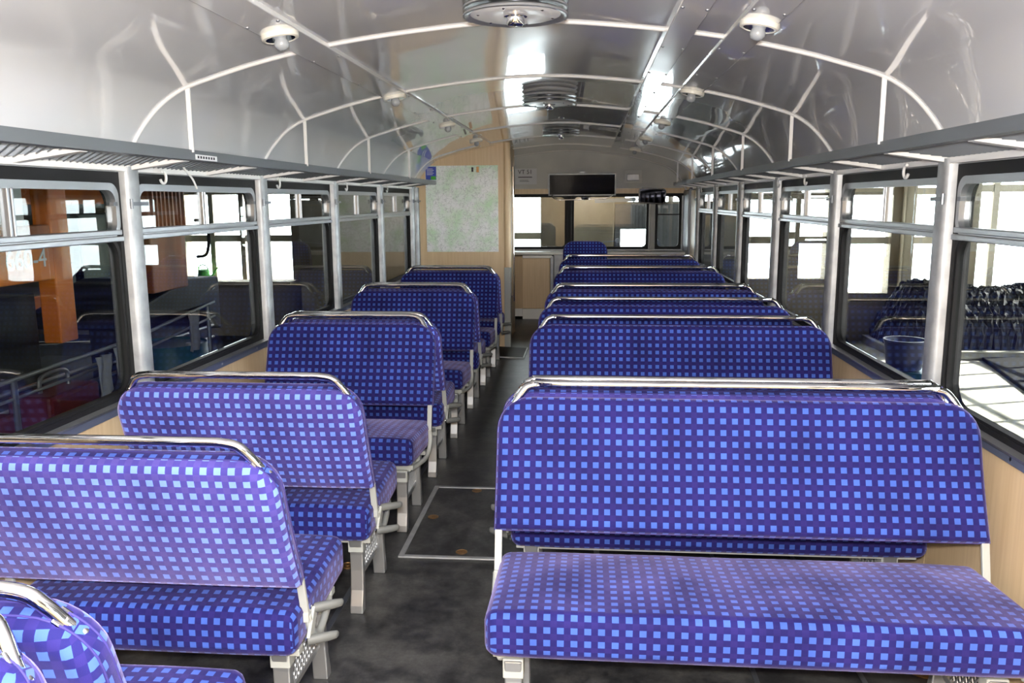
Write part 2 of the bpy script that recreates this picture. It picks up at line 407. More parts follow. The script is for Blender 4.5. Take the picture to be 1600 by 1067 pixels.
def make_vent():
    r = empty('ceiling_vent')
    for h in (.0, -.022, -.044):
        MB().lathe([(.06, h+.006), (.145, h+.004), (.158, h-.004), (.160, h-.010), (.152, h-.011), (.140, h-.004), (.06, h-.001)], (0, 0, 0), 40).build('ring_plate', 'alu_cast', r, True)
    MB().lathe([(.139, -.047), (.12, -.053), (.06, -.050), (.045, -.048), (.001, -.048)], (0, 0, 0), 40).build('bottom_plate', 'white_paint', r, True)
    MB().lathe([(.07, .03), (.07, -.045), (.001, -.045)], (0, 0, 0), 24).build('core', 'alu_dark', r, True)
    hb = MB().lathe([(.036, -.048), (.036, -.054), (.028, -.056), (.027, -.075), (.022, -.08), (.001, -.081)], (0, 0, 0), 12).build('hub_knob', 'chrome', r, True)
    for k in range(6):
        a = k*PI/3+.3; MB().lathe([(.005, -.05), (.005, -.054), (.001, -.056)], (.115*math.cos(a), .115*math.sin(a), 0), 8).build('screw', 'chrome', r)
    return r
vent = make_vent()
for i, y in enumerate((2.62, 4.98, 7.35)):
    o = vent if i == 0 else copy_tree(vent); o.location = (-.215, y, 2.098)
    tag(o, 'round silver ceiling ventilator of stacked rings, %s the camera along the ceiling middle' % ['nearest to', 'second from', 'third from'][i], 'ventilator', 'ceiling ventilators')

# ------------------------------------------------------------------ side walls with windows
wn = [0]
def side_wall(side):
    s = -1 if side == 'left' else 1; X = XL if s < 0 else XR
    yend = YP if s < 0 else YE
    def B(mb, d0, d1, y0, y1, z0, z1):          # d measured inward from the wall plane
        a, b_ = X-s*d0, X-s*d1; return mb.box(min(a, b_), max(a, b_), y0, y1, z0, z1)
    w_ = empty('wall_'+side, (X, 0, 0)); w_.location = (0, 0, 0)
    struct(w_, 'beech-clad side wall with grey metal pillars on the %s side' % side, 'wall')
    B(MB(), -.07, -.012, Y0, YE, -.05, .78).build('outer_skin', 'alu_dark', w_)
    B(MB(), -.07, .004, Y0, YE, ZW+.005, 2.2).build('header', 'rubber', w_)
    pil = [y for y in PY if Y0 < y < 9.5]
    if s < 0: pil = [y for y in pil if y < 8.3]+[8.14+.18]
    edges = [Y0]+[y for y in pil]+([YP] if s < 0 else [9.4])
    edges = sorted(set(edges))
    for a, b_ in zip(edges, edges[1:]):
        if b_-a < .1: continue
        B(MB(), -.012, 0, a+.0015, b_-.0015, .07, .735).build('wood_panel', 'beech', w_)
    B(MB(), -.01, .014, Y0, yend, 0, .07).build('skirting', 'rubber', w_)
    if s < 0: B(MB(), -.05, 0, YP, YE, 0, 2.0).build('cab_panel', 'beech', w_)
    else:
        B(MB(), -.012, .03, 9.44, 9.95, .0, 1.6).build('wood_panel', 'beech', w_, bevel=.01)
        B(MB(), -.012, .012, 9.95, YE, .0, 1.6).build('cab_side', 'alu_dark', w_)
        B(MB(), 0, .05, 10.0, 10.06, .0, 1.62).build('door_post', 'alu_dark', w_, bevel=.006)
    yl = yend if s < 0 else 9.44
    mb = MB(); poly = [(-.01, .73), (.012, .73), (.016, .765), (.034, .766), (.036, .774), (.012, .78), (-.01, .788)]
    mb.prism(poly, Y0, yl, lambda u, v, a: (X-s*u, a, v)); mb.build('sill_rail', 'alu', w_)
    B(MB(), .010, .017, Y0, yl, .733, .762).build('edge_trim', 'blue_edge', w_)
    y = 1.6
    while y < yl-.2:
        MB().lathe([(.006, 0), (.006, .002), (.003, .004), (.001, .004)], (X-s*.017, y, .748), 8, 'x').build('screw', 'alu', w_); y += .42
    for y in pil:
        p = MB(); poly = [(-.03, -.043), (.03, -.043), (.046, -.034), (.05, -.026), (.05, .026), (.046, .034), (.03, .043), (-.03, .043)]
        p.prism(poly, .775, 1.63, lambda u, v, a: (X-s*u, y+v, a)); p.build('pillar', 'alu_dull', w_, True)
        c = MB(); B(c, .05, .058, y-.05, y+.05, 1.488, 1.502); c.lathe([(.006, -.018), (.006, .018)], (X-s*.055, y-.045, 1.495), 8)
        c.build('window_latch', 'rail_grey', w_)
    py = [Y0]+pil if s > 0 else [Y0]+pil
    for a, b_ in zip(py, py[1:]):
        if b_-a < .2: continue
        wn[0] += 1
        y0, y1 = a+.036, b_-.036
        W = empty('window_%d' % wn[0], (0, 0, 0))
        struct(W, 'aluminium-framed railcar window with black rubber seal, %s side, bay %d from the rear' % (side, py.index(a)+1), 'window')
        f = lambda u, v, d: (X-s*d, u, v)
        rect = lambda e: [(u, v) for u, v in rrect(y0+e, y1-e, ZS-.012+e, ZW+.012-e, .0008)]
        MB().ring(rrect(y0, y1, ZS-.02, ZW+.02, .0008), rrect(y0+.028, y1-.028, ZS+.012, ZW-.022, .085), -.04, .012, f).build('rubber_seal', 'rubber', W)
        MB().ring(rrect(y0+.026, y1-.026, ZT-.005, ZW-.02, .05), rrect(y0+.048, y1-.048, ZT+.005, ZW-.046, .045), -.02, .016, f).build('upper_frame', 'alu', W, True)
        MB().ring(rrect(y0+.027, y1-.027, ZS+.011, ZT, .08), rrect(y0+.043, y1-.043, ZS+.022, ZT-.012, .07), -.02, .008, f).build('lower_frame', 'rubber', W, True)
        t = MB(); B(t, -.02, .026, y0+.026, y1-.026, ZT-.022, ZT-.003); B(t, -.02, .020, y0+.026, y1-.026, ZT+.001, ZT+.02); t.build('transom', 'alu', W, bevel=.003)
        ym = (y0+y1)/2
        d = MB(); B(d, -.015, .012, ym-.013, ym-.002, ZT+.01, ZW-.04); B(d, -.015, .016, ym+.001, ym+.011, ZT+.01, ZW-.04); d.build('sliding_divider', 'alu', W, bevel=.002)
        h = MB(); B(h, .014, .03, y1-.085, y1-.06, 1.488, 1.502); B(h, .014, .03, y0+.06, y0+.085, 1.488, 1.502); h.build('window_catch', 'rail_grey', W)
        MB().prism(rrect(y0+.035, y1-.035, ZS+.028, ZT-.004, .075), -.006, -.003, f).build('pane', 'glass', W)
        for (pa, pb) in ((y0+.045, ym), (ym, y1-.045)):
            MB().prism(rrect(pa, pb, ZT+.002, ZW-.045, .004 if 0 else .004), -.004, -.001, f).build('pane', 'glass', W)
    return w_
WLs = side_wall('left'); WRs = side_wall('right')
# rear bulkhead behind the camera
rb = MB().box(XL, XR, Y0-.05, Y0, 0, 2.15).build('wall_rear', 'beech'); struct(rb, 'beech bulkhead closing the rear of the saloon', 'wall')

# ------------------------------------------------------------------ luggage racks
def rack(side):
    s = -1 if side == 'left' else 1; X = XL if s < 0 else XR; XF = HL if s < 0 else HR
    ye = 8.05 if s < 0 else 9.75; ya = -.9
    R = empty('luggage_rack', (X-s*.01, 0, 1.62)); tag(R, 'long silver luggage rack with wire mesh along the %s wall' % side, 'luggage rack', 'luggage racks')
    R.location = (0, 0, 0)
    mb = MB(); mb.prism([(0, 1.652), (.022, 1.649), (.022, 1.655), (.008, 1.659), (.008, 1.679), (.022, 1.683), (.02, 1.689), (0, 1.689)], ya, ye, lambda u, v, a: (XF+s*u-s*.004, a, v))
    mb.build('front_rail', 'rail_grey', R)
    a, b_ = sorted((X-s*.006, X-s*.04))
    MB().box(a, b_, ya, ye, 1.612, 1.634).build('wall_rail', 'rib_white', R, bevel=.002)
    k = 0; y = 3.0-.6375*6
    while y < ye-.05:
        if y > ya:
            b = MB().bar((XF+s*.02, y, 1.656), (X-s*.035, y, 1.625), .04, .018); b.build('bracket', 'rib_white', R, bevel=.002)
        y += .6375
    # woven mesh, a panel between each pair of brackets
    y = 3.0-.6375*6; x0, x1 = sorted((XF+s*.02, X-s*.036))
    while y < ye-.3:
        p0 = max(y+.02, ya); p1 = min(y+.6175, ye)
        if p1 > ya+.1:
            mb = MB(); g = .036; Wd = x1-x0
            cz = lambda x: 1.664-(abs(x-XF))*.13
            for sg in (1, -1):
                u = p0-Wd
                while u < p1+Wd:
                    pts = []
                    for (xa, yy) in ((x0, u), (x1, u+sg*Wd)):
                        pts.append([xa, yy])
                    (xa, yA), (xb, yB) = pts
                    t0, t1 = 0, 1
                    for lim, sgn in ((p0, 1), (p1, -1)):
                        fa = sgn*(yA-lim); fb = sgn*(yB-lim)
                        if fa < 0 and fb < 0: t1 = -1
                        elif fa < 0: t0 = max(t0, fa/(fa-fb))
                        elif fb < 0: t1 = min(t1, fa/(fa-fb))
                    if t1-t0 > .03:
                        q = [(xa+(xb-xa)*t, yA+(yB-yA)*t) for t in (t0, t1)]
                        mb.bar((q[0][0], q[0][1], cz(q[0][0])+.002*sg), (q[1][0], q[1][1], cz(q[1][0])+.002*sg), .0038, .003)
                    u += g
            mb.build('wire_mesh', 'rail_grey', R)
        y += .6375
    # hangers and hooks
    for y in PY:
        if y < ya or y > ye: continue
        t = MB().bar((XF-s*.002, y, 1.68), (XF-s*.002, y, ceil_z(XF)), .006, .016, (1, 0, 0)); t.build('hanger', 'rib_white', R)
    hooks = [2.15, 3.2, 4.45, 5.75, 6.95] if s < 0 else [1.9, 3.3, 4.75, 5.4, 6.6, 7.8, 8.9]
    for y in hooks:
        pts = []
        for k in range(15):
            a = -.2+k/14*4.5
            pts.append((X-s*(.055+.0), y+.024*math.sin(a)*1, 1.597+.024*math.cos(a)))
        MB().tube(pts, .0055, 8).build('coat_hook', 'white_paint', R, True)
    if s < 0:
        pl = MB().box(XF+.0045, XF+.006, 3.02, 3.2, 1.655, 1.674).build('rack_label', 'paper', R)
        for q in range(7): MB().box(XF+.006, XF+.0066, 3.035+.022*q, 3.047+.022*q, 1.66, 1.669).build('rack_lettering', 'ink', pl)
        tb = MB().tube(catmull([(X+.1, 3.28, 1.64), (X+.1, 3.33, 1.61), (X+.1, 3.36, 1.59), (X+.1, 3.39, 1.555)]), .004, 6).build('cord_end', 'white_paint', R)
    return R
rack('left'); rack('right')

# ------------------------------------------------------------------ benches
def pad(name, wd, ln, T, R, r, crown, fn, corners='top', lump=0, seed=0):
    rnd = random.Random(seed)
    def grid(L, step, lo, hi):
        e = [0, .12*r, .35*r, .65*r, r]
        if lo: e += [R*.5, R*.75, R]
        g = set(e)
        e2 = [0, .12*r, .35*r, .65*r, r]+([R*.5, R*.75, R] if hi else [])
        g |= {L-q for q in e2}
        a = max(e); b_ = L-max(e2); n = max(1, int((b_-a)/step))
        g |= {a+(b_-a)*i/n for i in range(n+1)}
        out = []
        for q in sorted(g):
            if not out or q-out[-1] > 1e-4: out.append(q)
        return out
    A = grid(wd, .07, True, True); Bg = grid(ln, .06, corners == 'all', True)
    na, nb = len(A), len(Bg)
    ph = [rnd.uniform(0, 6.28) for _ in range(4)]
    V = []; UV = []
    for side in (1, -1):
        for bq in Bg:
            for aq in A:
                t = min(aq, wd-aq, bq, ln-bq); tt = min(t, r)
                h = T/2-r+math.sqrt(max(0, r*r-(r-tt)**2))
                sh = min(1, min(aq, wd-aq)/.15)*math.sin(PI*bq/ln)**.6 if 0 < bq < ln else 0
                h += crown*sh
                if lump and side > 0: h += lump*sh*(math.sin(7*aq+ph[0])*math.sin(9*bq+ph[1])+.6*math.sin(17*aq+ph[2]))
                x, y = aq, bq
                for cx, cy, sx, sy in ((R, ln-R, -1, 1), (wd-R, ln-R, 1, 1), (R, R, -1, -1), (wd-R, R, 1, -1)):
                    if corners == 'top' and sy < 0: continue
                    dx, dy = (x-cx)*sx, (y-cy)*sy
                    if dx > 0 and dy > 0:
                        mxx = max(dx, dy); q = math.hypot(dx, dy); x, y = cx+sx*dx/q*mxx, cy+sy*dy/q*mxx; break
                V.append(fn(x-wd/2, y, side*h)); UV.append((x, y, h*side))
    N = na*nb; F = []; FU = []
    ja, ib = nb//2, na//2; ca = [0.0]; cb_ = [0.0]
    for i in range(1, na): ca.append(ca[-1]+(Vector(V[ja*na+i])-Vector(V[ja*na+i-1])).length)
    for j in range(1, nb): cb_.append(cb_[-1]+(Vector(V[j*na+ib])-Vector(V[(j-1)*na+ib])).length)
    UV = [(UV[k][0]+ca[(k % N) % na]-A[(k % N) % na], UV[k][1]+cb_[(k % N)//na]-Bg[(k % N)//na], UV[k][2]) for k in range(2*N)]
    for side in (0, 1):
        for j in range(nb-1):
            for i in range(na-1):
                q = [side*N+j*na+i, side*N+j*na+i+1, side*N+(j+1)*na+i+1, side*N+(j+1)*na+i]
                if side: q.reverse()
                F.append(q); FU.append([(UV[k][0], UV[k][1]+(0 if side == 0 else .013)) for k in q])
    loop = [(0, i) for i in range(na)]+[(j, na-1) for j in range(1, nb)]+[(nb-1, i) for i in range(na-2, -1, -1)]+[(j, 0) for j in range(nb-2, 0, -1)]
    s = 0; L = len(loop); acc = [0]
    for k in range(L):
        a = Vector(V[loop[k][0]*na+loop[k][1]]); b_ = Vector(V[loop[(k+1) % L][0]*na+loop[(k+1) % L][1]]); acc.append(acc[-1]+(b_-a).length)
    for k in range(L):
        i0 = loop[k][0]*na+loop[k][1]; i1 = loop[(k+1) % L][0]*na+loop[(k+1) % L][1]
        q = [i1, i0, N+i0, N+i1]; hh = 2*UV[i0][2]
        r0, r1 = loop[k], loop[(k+1) % L]
        if r0[0] == r1[0]: du, dv = 0, (-hh if r0[0] == 0 else hh)
        else: du, dv = (-hh if r0[1] == 0 else hh), 0
        a0, a1 = UV[i0], UV[i1]
        F.append(q); FU.append([(a1[0], a1[1]), (a0[0], a0[1]), (a0[0]+du, a0[1]+dv), (a1[0]+du, a1[1]+dv)])
    me = bpy.data.meshes.new(name); me.from_pydata([tuple(v) for v in V], [], F)
    uvl = me.uv_layers.new(name='UVMap'); i = 0
    for fu in FU:
        for u in fu: uvl.data[i].uv = u; i += 1
    bm = bmesh.new(); bm.from_mesh(me); bmesh.ops.recalc_face_normals(bm, faces=bm.faces); bm.to_mesh(me); bm.free()
    me.polygons.foreach_set('use_smooth', [True]*len(me.polygons))
    nf = (na-1)*(nb-1); me['front_faces'] = nf
    rim = [Vector(V[j*na+i]) for j, i in loop]
    rim2 = [Vector(V[N+j*na+i]) for j, i in loop]
    return me, rim, rim2
def linkmesh(name, me, m, parent):
    me.materials.append(M[m]); o = bpy.data.objects.new(name, me); COL.objects.link(o); o.parent = parent; return o

def make_bench(wd, aisle, f, two_ped, seed, rear='fabric_painted_sheen'):
    """bench centred on its slot; aisle = +1/-1 side of x, f = +1 faces +y (away) / -1 faces the camera"""
    r = empty('bench_seat'); hw = wd/2
    P = lambda x, t, z: Vector((x, f*t, z))
    # cushion
    me, rim, rim2 = pad('cushion', wd-.03, .48, .125, .035, .03, .014, lambda a, b_, h: P(a, -.235+b_, .358+h+.072*b_), 'all', .0035, seed)
    c = linkmesh('seat_cushion', me, 'fabric', r)
    # backrest
    B0 = (-.192, .503); e = Vector((-.148, .405)); ln = .41; e.normalize(); nn = Vector((e.y, -e.x))
    bow = lambda b_: .010*math.sin(PI*b_/ln)
    me, rim, rim2 = pad('backrest', wd, ln, .082, .105, .028, .007, lambda a, b_, h: P(a, B0[0]+e.x*b_+nn.x*(h-bow(b_)), B0[1]+e.y*b_+nn.y*(h-bow(b_))), 'top', .0022, seed+5)
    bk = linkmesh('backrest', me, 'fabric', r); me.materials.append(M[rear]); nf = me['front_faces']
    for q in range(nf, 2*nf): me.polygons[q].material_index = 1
    for q in (rim, rim2):
        MB().tube(q, .0022, 5, True).build('piping', 'piping_violet', bk, 'all')
    tp = Vector((B0[0]+e.x*ln, B0[1]+e.y*ln))
    T = lambda x, up, off=0: P(x, tp.x+e.x*up+nn.x*off, tp.y+e.y*up+nn.y*off)
    pts = catmull([T(-hw+.028, -.058), T(-hw+.052, -.022), T(-hw+.072, .012), T(-hw+.09, .032), T(-hw+.125, .041), T(-hw+.2, .043), T(hw-.2, .043), T(hw-.125, .041), T(hw-.09, .032), T(hw-.072, .012), T(hw-.052, -.022), T(hw-.028, -.058)], 4)
    gb = MB().tube(pts, .0128, 12).build('grab_bar', 'chrome', r, 'all')
    for sx in (-1, 1):
        pl = MB().bar(T(sx*(hw-.016), -.062), T(sx*(hw-.06), -.008), .034, .010, T(0, 1)-T(0, 0)); pl.build('bar_bracket', 'chrome', gb, bevel=.003)
        for k in (.25, .75):
            p = T(sx*(hw-.016), -.062).lerp(T(sx*(hw-.06), -.008), k); nr = (T(sx*.55, .83)-T(0, 0)).normalized()
            MB().tube([p+nr*.004, p+nr*.0085, p+nr*.0105], [.006, .006, .002], 8).build('screw', 'chrome', gb, True)
    # frame under the cushion
    for t in (-.15, .15):
        MB().bar(P(-hw+.03, t, .278 if t < 0 else .302), P(hw-.03, t, .278 if t < 0 else .302), .035, .022).build('cross_rail', 'grey_paint', r, bevel=.003)
    # swing arms, side tubes, clamps
    for sx in (-1, 1):
        x = sx*(hw-.012)
        MB().bar(P(x, -.185, .52), P(x, -.148, .372), .012, .022, (1, 0, 0)).build('swing_arm', 'grey_paint', r, bevel=.002)
        pts = catmull([P(x+sx*.004, -.148, .385), P(x+sx*.006, -.135, .335), P(x+sx*.004, -.09, .296), P(x, -.03, .284), P(x-sx*.02, .10, .288), P(x-sx*.04, .165, .292)], 5)
        MB().tube(pts, .0115, 8).build('side_tube', 'grey_paint', r, 'all')
        MB().box(x-.012, x+.012, f*-.150-.014, f*-.150+.014, .366, .394).build('clamp', 'grip_grey' if 0 else 'grey_paint', r, bevel=.003)
        if sx == aisle and f > 0:
            ax = x+sx*.012
            pa, pb = P(ax, -.165, .318), P(ax, -.11, .385)
            MB().bar(pa, pb, .034, .010, (1, 0, 0)).build('link_plate', 'grey_paint', r, bevel=.003)
            for q, ww in ((pa, .0), (pb, .0)):
                g = MB().lathe([(.004, -.006), (.013, -.004), (.0145, .004), (.0135, .045), (.011, .062), (.006, .066), (.001, .067)], (0, 0, 0), 14, 'x')
                g.v = [tuple(Vector((v[0]*sx, v[1], v[2]))+q+Vector((sx*.004, f*v[0]*.55, 0))) for v in g.v]
                gg = g.build('rubber_grip', 'grip_grey', r, True)
                MB().lathe([(.008, -.010), (.008, -.006), (.001, -.006)], (q.x+sx*-.0, q.y, q.z), 10, 'x').build('bolt', 'chrome', gg)
    # pedestals
    xs = [aisle*(hw-.085)]+([-aisle*(hw-.12)] if two_ped else [])
    for px in xs:
        pd = empty('pedestal'); pd.parent = r
        for st in (-1, 1):
            poly = [(.150, .0), (.190, .0), (.188, .03), (.172, .085), (.165, .16), (.166, .22), (.178, .285), (.126, .285), (.130, .23), (.136, .15), (.146, .06)]
            mb = MB(); mb.prism([(st*a, z) for a, z in poly], px-.024, px+.024, lambda u, v, a: Vector((a, f*u, v)))
            mb.build('leg', 'alu_cast', pd, bevel=.004)
            MB().box(px-.028, px+.028, f*st*.15-.022, f*st*.15+.022, .232, .288).build('leg_bracket', 'grey_paint', pd, bevel=.003)
        mb = MB(); f3 = lambda u, v, a: Vector((a, u, v))
        mb.ring(rrect(-.142, .142, .115, .275, .01, 2), rrect(-.128, .128, .132, .262, .008, 2), px-.006, px+.006, f3).build('panel_frame', 'alu_cast', pd)
        mb = MB(); nW = 11; wpan = .256; hp = .13; st = wpan/nW*1.0
        for sg in (1, -1):
            k = -8
            while k < 20:
                u0 = -.128+k*st*1.0
                a = Vector((u0, .132)); b_ = Vector((u0+sg*hp*.6, .262))
                lo, hi = -.128, .128; t0, t1 = 0., 1.
                for lim, sn in ((lo, 1), (hi, -1)):
                    fa = sn*(a.x-lim); fb = sn*(b_.x-lim)
                    if fa < 0 and fb < 0: t1 = -1
                    elif fa < 0: t0 = max(t0, fa/(fa-fb))
                    elif fb < 0: t1 = min(t1, fa/(fa-fb))
                if t1-t0 > .05:
                    p = a.lerp(b_, t0); q = a.lerp(b_, t1)
                    mb.bar((px+.001*sg, p.x, p.y), (px+.001*sg, q.x, q.y), .006, .003, (1, 0, 0) if 0 else (1, 0, 0))
                k += 1
        mb.build('lattice', 'alu_cast', pd)
    return r
LX0, LX1, RX0, RX1 = -1.60, -.742, -.268, 1.178
SLOT = lambda k: 2.21+.765*k
ordn = ['nearest', 'second', 'third', 'fourth', 'fifth', 'sixth', 'seventh', 'eighth', 'ninth', 'tenth']
protos = {}
def bench(side, k, f, idx, total):
    key = (side, f, k < 0)
    wd = (LX1-LX0) if side == 'left' else (RX1-RX0); xc = (LX0+LX1)/2 if side == 'left' else (RX0+RX1)/2
    if key not in protos:
        protos[key] = o = make_bench(wd, 1 if side == 'left' else -1, f, side == 'right', 3 if side == 'left' else 11, 'fabric' if k < 0 else 'fabric_painted_sheen')
    else: o = copy_tree(protos[key])
    o.location = (xc, SLOT(k), 0)
    tag(o, '%s blue checked bench, %s of the aisle, %s from the camera, facing %s' % ('two-seat' if side == 'left' else 'three-seat', side, ordn[idx], 'away' if f > 0 else 'the camera'), 'bench', 'blue checked benches in two rows')
for i, (k, f) in enumerate(((-2, -1), (-1, 1), (0, 1), (1, 1), (2, -1), (3, 1), (4, -1), (5, 1), (6, -1), (7, 1))): bench('left', k, f, i, 10)
for i, (k, f) in enumerate(((0, -1), (1, 1), (2, -1), (3, -1), (4, -1), (5, 1), (6, -1), (7, 1), (8, -1))): bench('right', k, f, i, 9)

# ------------------------------------------------------------------ partition with map
pt = empty('wall_partition', (0, 0, 0)); struct(pt, 'beech partition left of the aisle, closing the seating area', 'wall')
poly = [(XL, 0), (-.80, 0), (-.80, ceil_z(-.80)-.001)]+[(x, z-.001) for x, z in reversed(PROF) if XL+.005 < x < -.80]+[(XL, 1.6)]
MB().prism(poly, YP, YP+.05, lambda u, v, a: (u, a, v)).build('wood_panel', 'beech', pt)
MB().prism([(-.80, ), ] and rrect(-.82, -.745, YP-.012, YP+.09, .03), .83, ceil_z(-.78)-.002, lambda u, v, a: (u, v, a)).build('corner_post', 'beech', pt, True)
MB().box(-.815, -.75, YP-.01, YP+.08, 0, .83).build('lower_post', 'grey_paint', pt, bevel=.006)
MB().box(-.84, -.80, YP+.09, YP+1.1, 0, ceil_z(-.83)-.002).build('side_panel', 'beech_dark', pt)
MB().box(-.80, -.76, YP+.12, YP+.16, .0, ceil_z(-.79)-.002).build('door_rail', 'alu', pt, bevel=.003)
MB().box(-.85, -.805, YP+1.1, YP+1.14, .0, ceil_z(-.84)-.002).build('door_post', 'beech', pt, bevel=.004)
rod = MB().tube([(-.745, YP+.3, .45), (-.745, YP+.3, 1.84)], .011, 10); rod.tube([(-.80, YP+.3, .5), (-.745, YP+.3, .5)], .008, 8); rod.tube([(-.80, YP+.3, 1.8), (-.745, YP+.3, 1.8)], .008, 8)
tag(rod.build('grab_pole', 'chrome', None, True), 'vertical chrome grab pole on the aisle side of the partition', 'grab pole')
mp = empty('wall_map', (-1.235, YP-.004, 1.415)); tag(mp, 'large green and white wall map hung on the beech partition', 'map')
MB().box(-.365, .365, -.003, .003, -.428, .428).build('map_sheet', 'map_print', mp)
lg = MB().box(-.362, -.255, -.0045, -.0035, .29, .42).build('map_legend', 'legend_blue', mp)
for k in range(5): MB().box(-.35, -.29+.012*(k % 2), -.0052, -.0046, .395-.014*k, .400-.014*k).build('legend_line', 'paper', lg)
MB().box(-.31, -.26, -.0052, -.0046, .292, .325).build('legend_picture', 'green_plastic', lg)
MB().box(.10, .12, -.0045, -.0035, .365, .41).build('map_crest', 'ink', mp); MB().box(.15, .175, -.0045, -.0035, .36, .415).build('map_crest', 'brass', mp)
dm = empty('door_mat', (-.72, 8.07, 0)); tag(dm, 'black floor flap with silver edge at the foot of the partition', 'floor flap')
rm = Matrix.Rotation(.05, 3, 'Y')
MB().box(-.15, .135, -.27, .27, .004, .016, rm).build('flap', 'rubber', dm)
MB().box(.135, .147, -.27, .27, .0, .014, None).build('edge_strip', 'alu_dull', dm); MB().box(-.15, .147, -.284, -.27, .006, .018, rm).build('edge_strip', 'alu_dull', dm)

# ------------------------------------------------------------------ front end of the car
def holes_wall(mb, u0, u1, v0, v1, holes, a0, a1, fn):
    us = sorted({u0, u1, *[h[0] for h in holes], *[h[1] for h in holes]}); vv = sorted({v0, v1, *[h[2] for h in holes], *[h[3] for h in holes]})
    us = [u for u in us if u0 <= u <= u1]; vv = [v for v in vv if v0 <= v <= v1]
    for a, b_ in zip(us, us[1:]):
        run = None
        for c, d in zip(vv, vv[1:]):
            cu, cv = (a+b_)/2, (c+d)/2
            solid = not any(h[0] < cu < h[1] and h[2] < cv < h[3] for h in holes)
            if solid: run = (run[0], d) if run else (c, d)
            if (not solid) and run: mb.prism([(a, run[0]), (b_, run[0]), (b_, run[1]), (a, run[1])], a0, a1, fn); run = None
        if run: mb.prism([(a, run[0]), (b_, run[0]), (b_, run[1]), (a, run[1])], a0, a1, fn)
    return mb
fw = empty('wall_front', (0, 0, 0)); struct(fw, 'front end wall of the railcar with cab windows', 'wall')
FH = [(-1.6, -.245, .875, 1.545), (-.17, .80, .875, 1.545), (.90, 1.215, .875, 1.545)]
holes_wall(MB(), XL, XR, 0, 1.56, FH, YE, YE+.06, lambda u, v, a: (u, a, v)).build('front_skin', 'alu_dull', fw)
poly = [(XL, 1.56), (XR, 1.56)]+[(x, z+.03) for x, z in reversed(PROF)]
MB().prism(poly, YE, YE+.06, lambda u, v, a: (u, a, v)).build('upper_panel', 'plaster', fw)
MB().box(XL, XR, YE-.014, YE, 1.575, 1.64).build('wood_strip', 'beech', fw)
MB().box(XL, XR, YE-.02, YE, 1.545, 1.575).build('black_strip', 'rubber', fw)
for (a, b_, c, d) in FH:
    wn[0] += 1
    W = empty('window_%d' % wn[0]); struct(W, 'front cab window of the railcar, pane %d from the left' % (FH.index((a, b_, c, d))+1), 'window')
    f = lambda u, v, q: (u, q, v)
    MB().ring(rrect(a-.01, b_+.01, c-.01, d+.01, .001), rrect(a+.022, b_-.022, c+.022, d-.012, .05), YE-.012, YE+.05, f).build('rubber_seal', 'rubber', W)
    MB().prism(rrect(a+.015, b_-.015, c+.015, d-.008, .05), YE+.02, YE+.024, f).build('pane', 'glass', W)
MB().box(-.235, -.18, YE-.06, YE-.012, .86, 1.56).build('mullion', 'rubber', fw, bevel=.01)
MB().box(.82, .89, YE-.05, YE-.012, .86, 1.64).build('mullion', 'grey_paint', fw, bevel=.01)
MB().box(.92, 1.2, YE-.02, YE-.012, 1.30, 1.315).build('window_bar', 'rubber', fw)
MB().box(XL, XR, YE-.35, YE, .815, .85).build('dashboard_ledge', 'white_paint', fw, bevel=.008)
cb = empty('cab_cabinet', (-.66, 10.7, 0)); tag(cb, 'low beech cabinet with white kick plate under the front window', 'cabinet')
MB().box(-.27, .22, -.17, .19, .13, .80).build('body', 'beech_dark', cb, bevel=.004)
MB().box(-.13, .215, -.188, -.17, .14, .77).build('door', 'beech', cb, bevel=.003)
MB().box(-.13, .22, -.20, .19, .0, .13).build('kick_plate', 'white_paint', cb)
MB().box(-.27, -.135, -.16, .19, .03, .16).build('kick_plate', 'white_paint', cb)
MB().box(-.13, .24, -.20, .15, .775, .81).build('top', 'white_paint', cb, bevel=.005)
MB().box(.225, .26, -.19, .15, .0, .80).build('side_panel', 'alu_dark', cb)
ds = empty('destination_blind', (-.045, 10.45, 1.68)); tag(ds, 'wide black panel in a silver frame hanging above the front window', 'display panel')
rt = Matrix.Rotation(.12, 3, 'X')
MB().box(-.40, .40, -.012, .012, -.115, .125, rt).build('screen', 'black_gloss', ds)
mb = MB()
for a in ((-.415, -.40, -.016, .016, -.13, .14), (.40, .415, -.016, .016, -.13, .14), (-.415, .415, -.016, .016, .125, .14), (-.415, .415, -.016, .016, -.13, -.115)): mb.box(*a, rt, (0, 0, 0))
mb.build('frame', 'alu_dull', ds)
MB().tube(catmull([(-.37, -.03, -.12), (-.33, -.05, -.17), (-.2, -.05, -.18), (.2, -.05, -.17), (.34, -.05, -.15), (.37, -.03, -.12)]), .007, 8).build('handle', 'chrome', ds, True)
MB().box(-.03, .03, .0, .40, .1, .16).build('bracket', 'alu_dull', ds)
MB().lathe([(.001, .0), (.05, .004), (.055, -.01), (.04, -.03), (.001, -.034)], (.04, -.05, -.15), 16).build('reading_lamp', 'chrome', ds, True)
rmi = empty('rear_mirror', (.80, 10.3, 1.54)); tag(rmi, 'black rear-view mirror with rounded corners above the right front window', 'mirror')
f = lambda u, v, a: Matrix.Rotation(.06, 3, 'Y') @ Vector((u, a, v))
MB().prism(rrect(-.165, .165, -.095, .095, .04), -.015, .02, f).build('housing', 'black_gloss', rmi, True)
MB().prism(rrect(-.15, .15, -.08, .08, .032), -.018, -.0155, f).build('mirror_glass', 'mirror_glass', rmi)
MB().bar((0, .02, .05), (.03, .6, .10), .035, .02).build('arm', 'alu_dull', rmi)
np_ = empty('paper_notice', (-.76, YE-.003, 1.80)); tag(np_, 'white paper notice lettered VT 51 on the upper front wall', 'notice')
MB().box(-.15, .13, -.001, .001, -.10, .10).build('sheet', 'paper', np_)
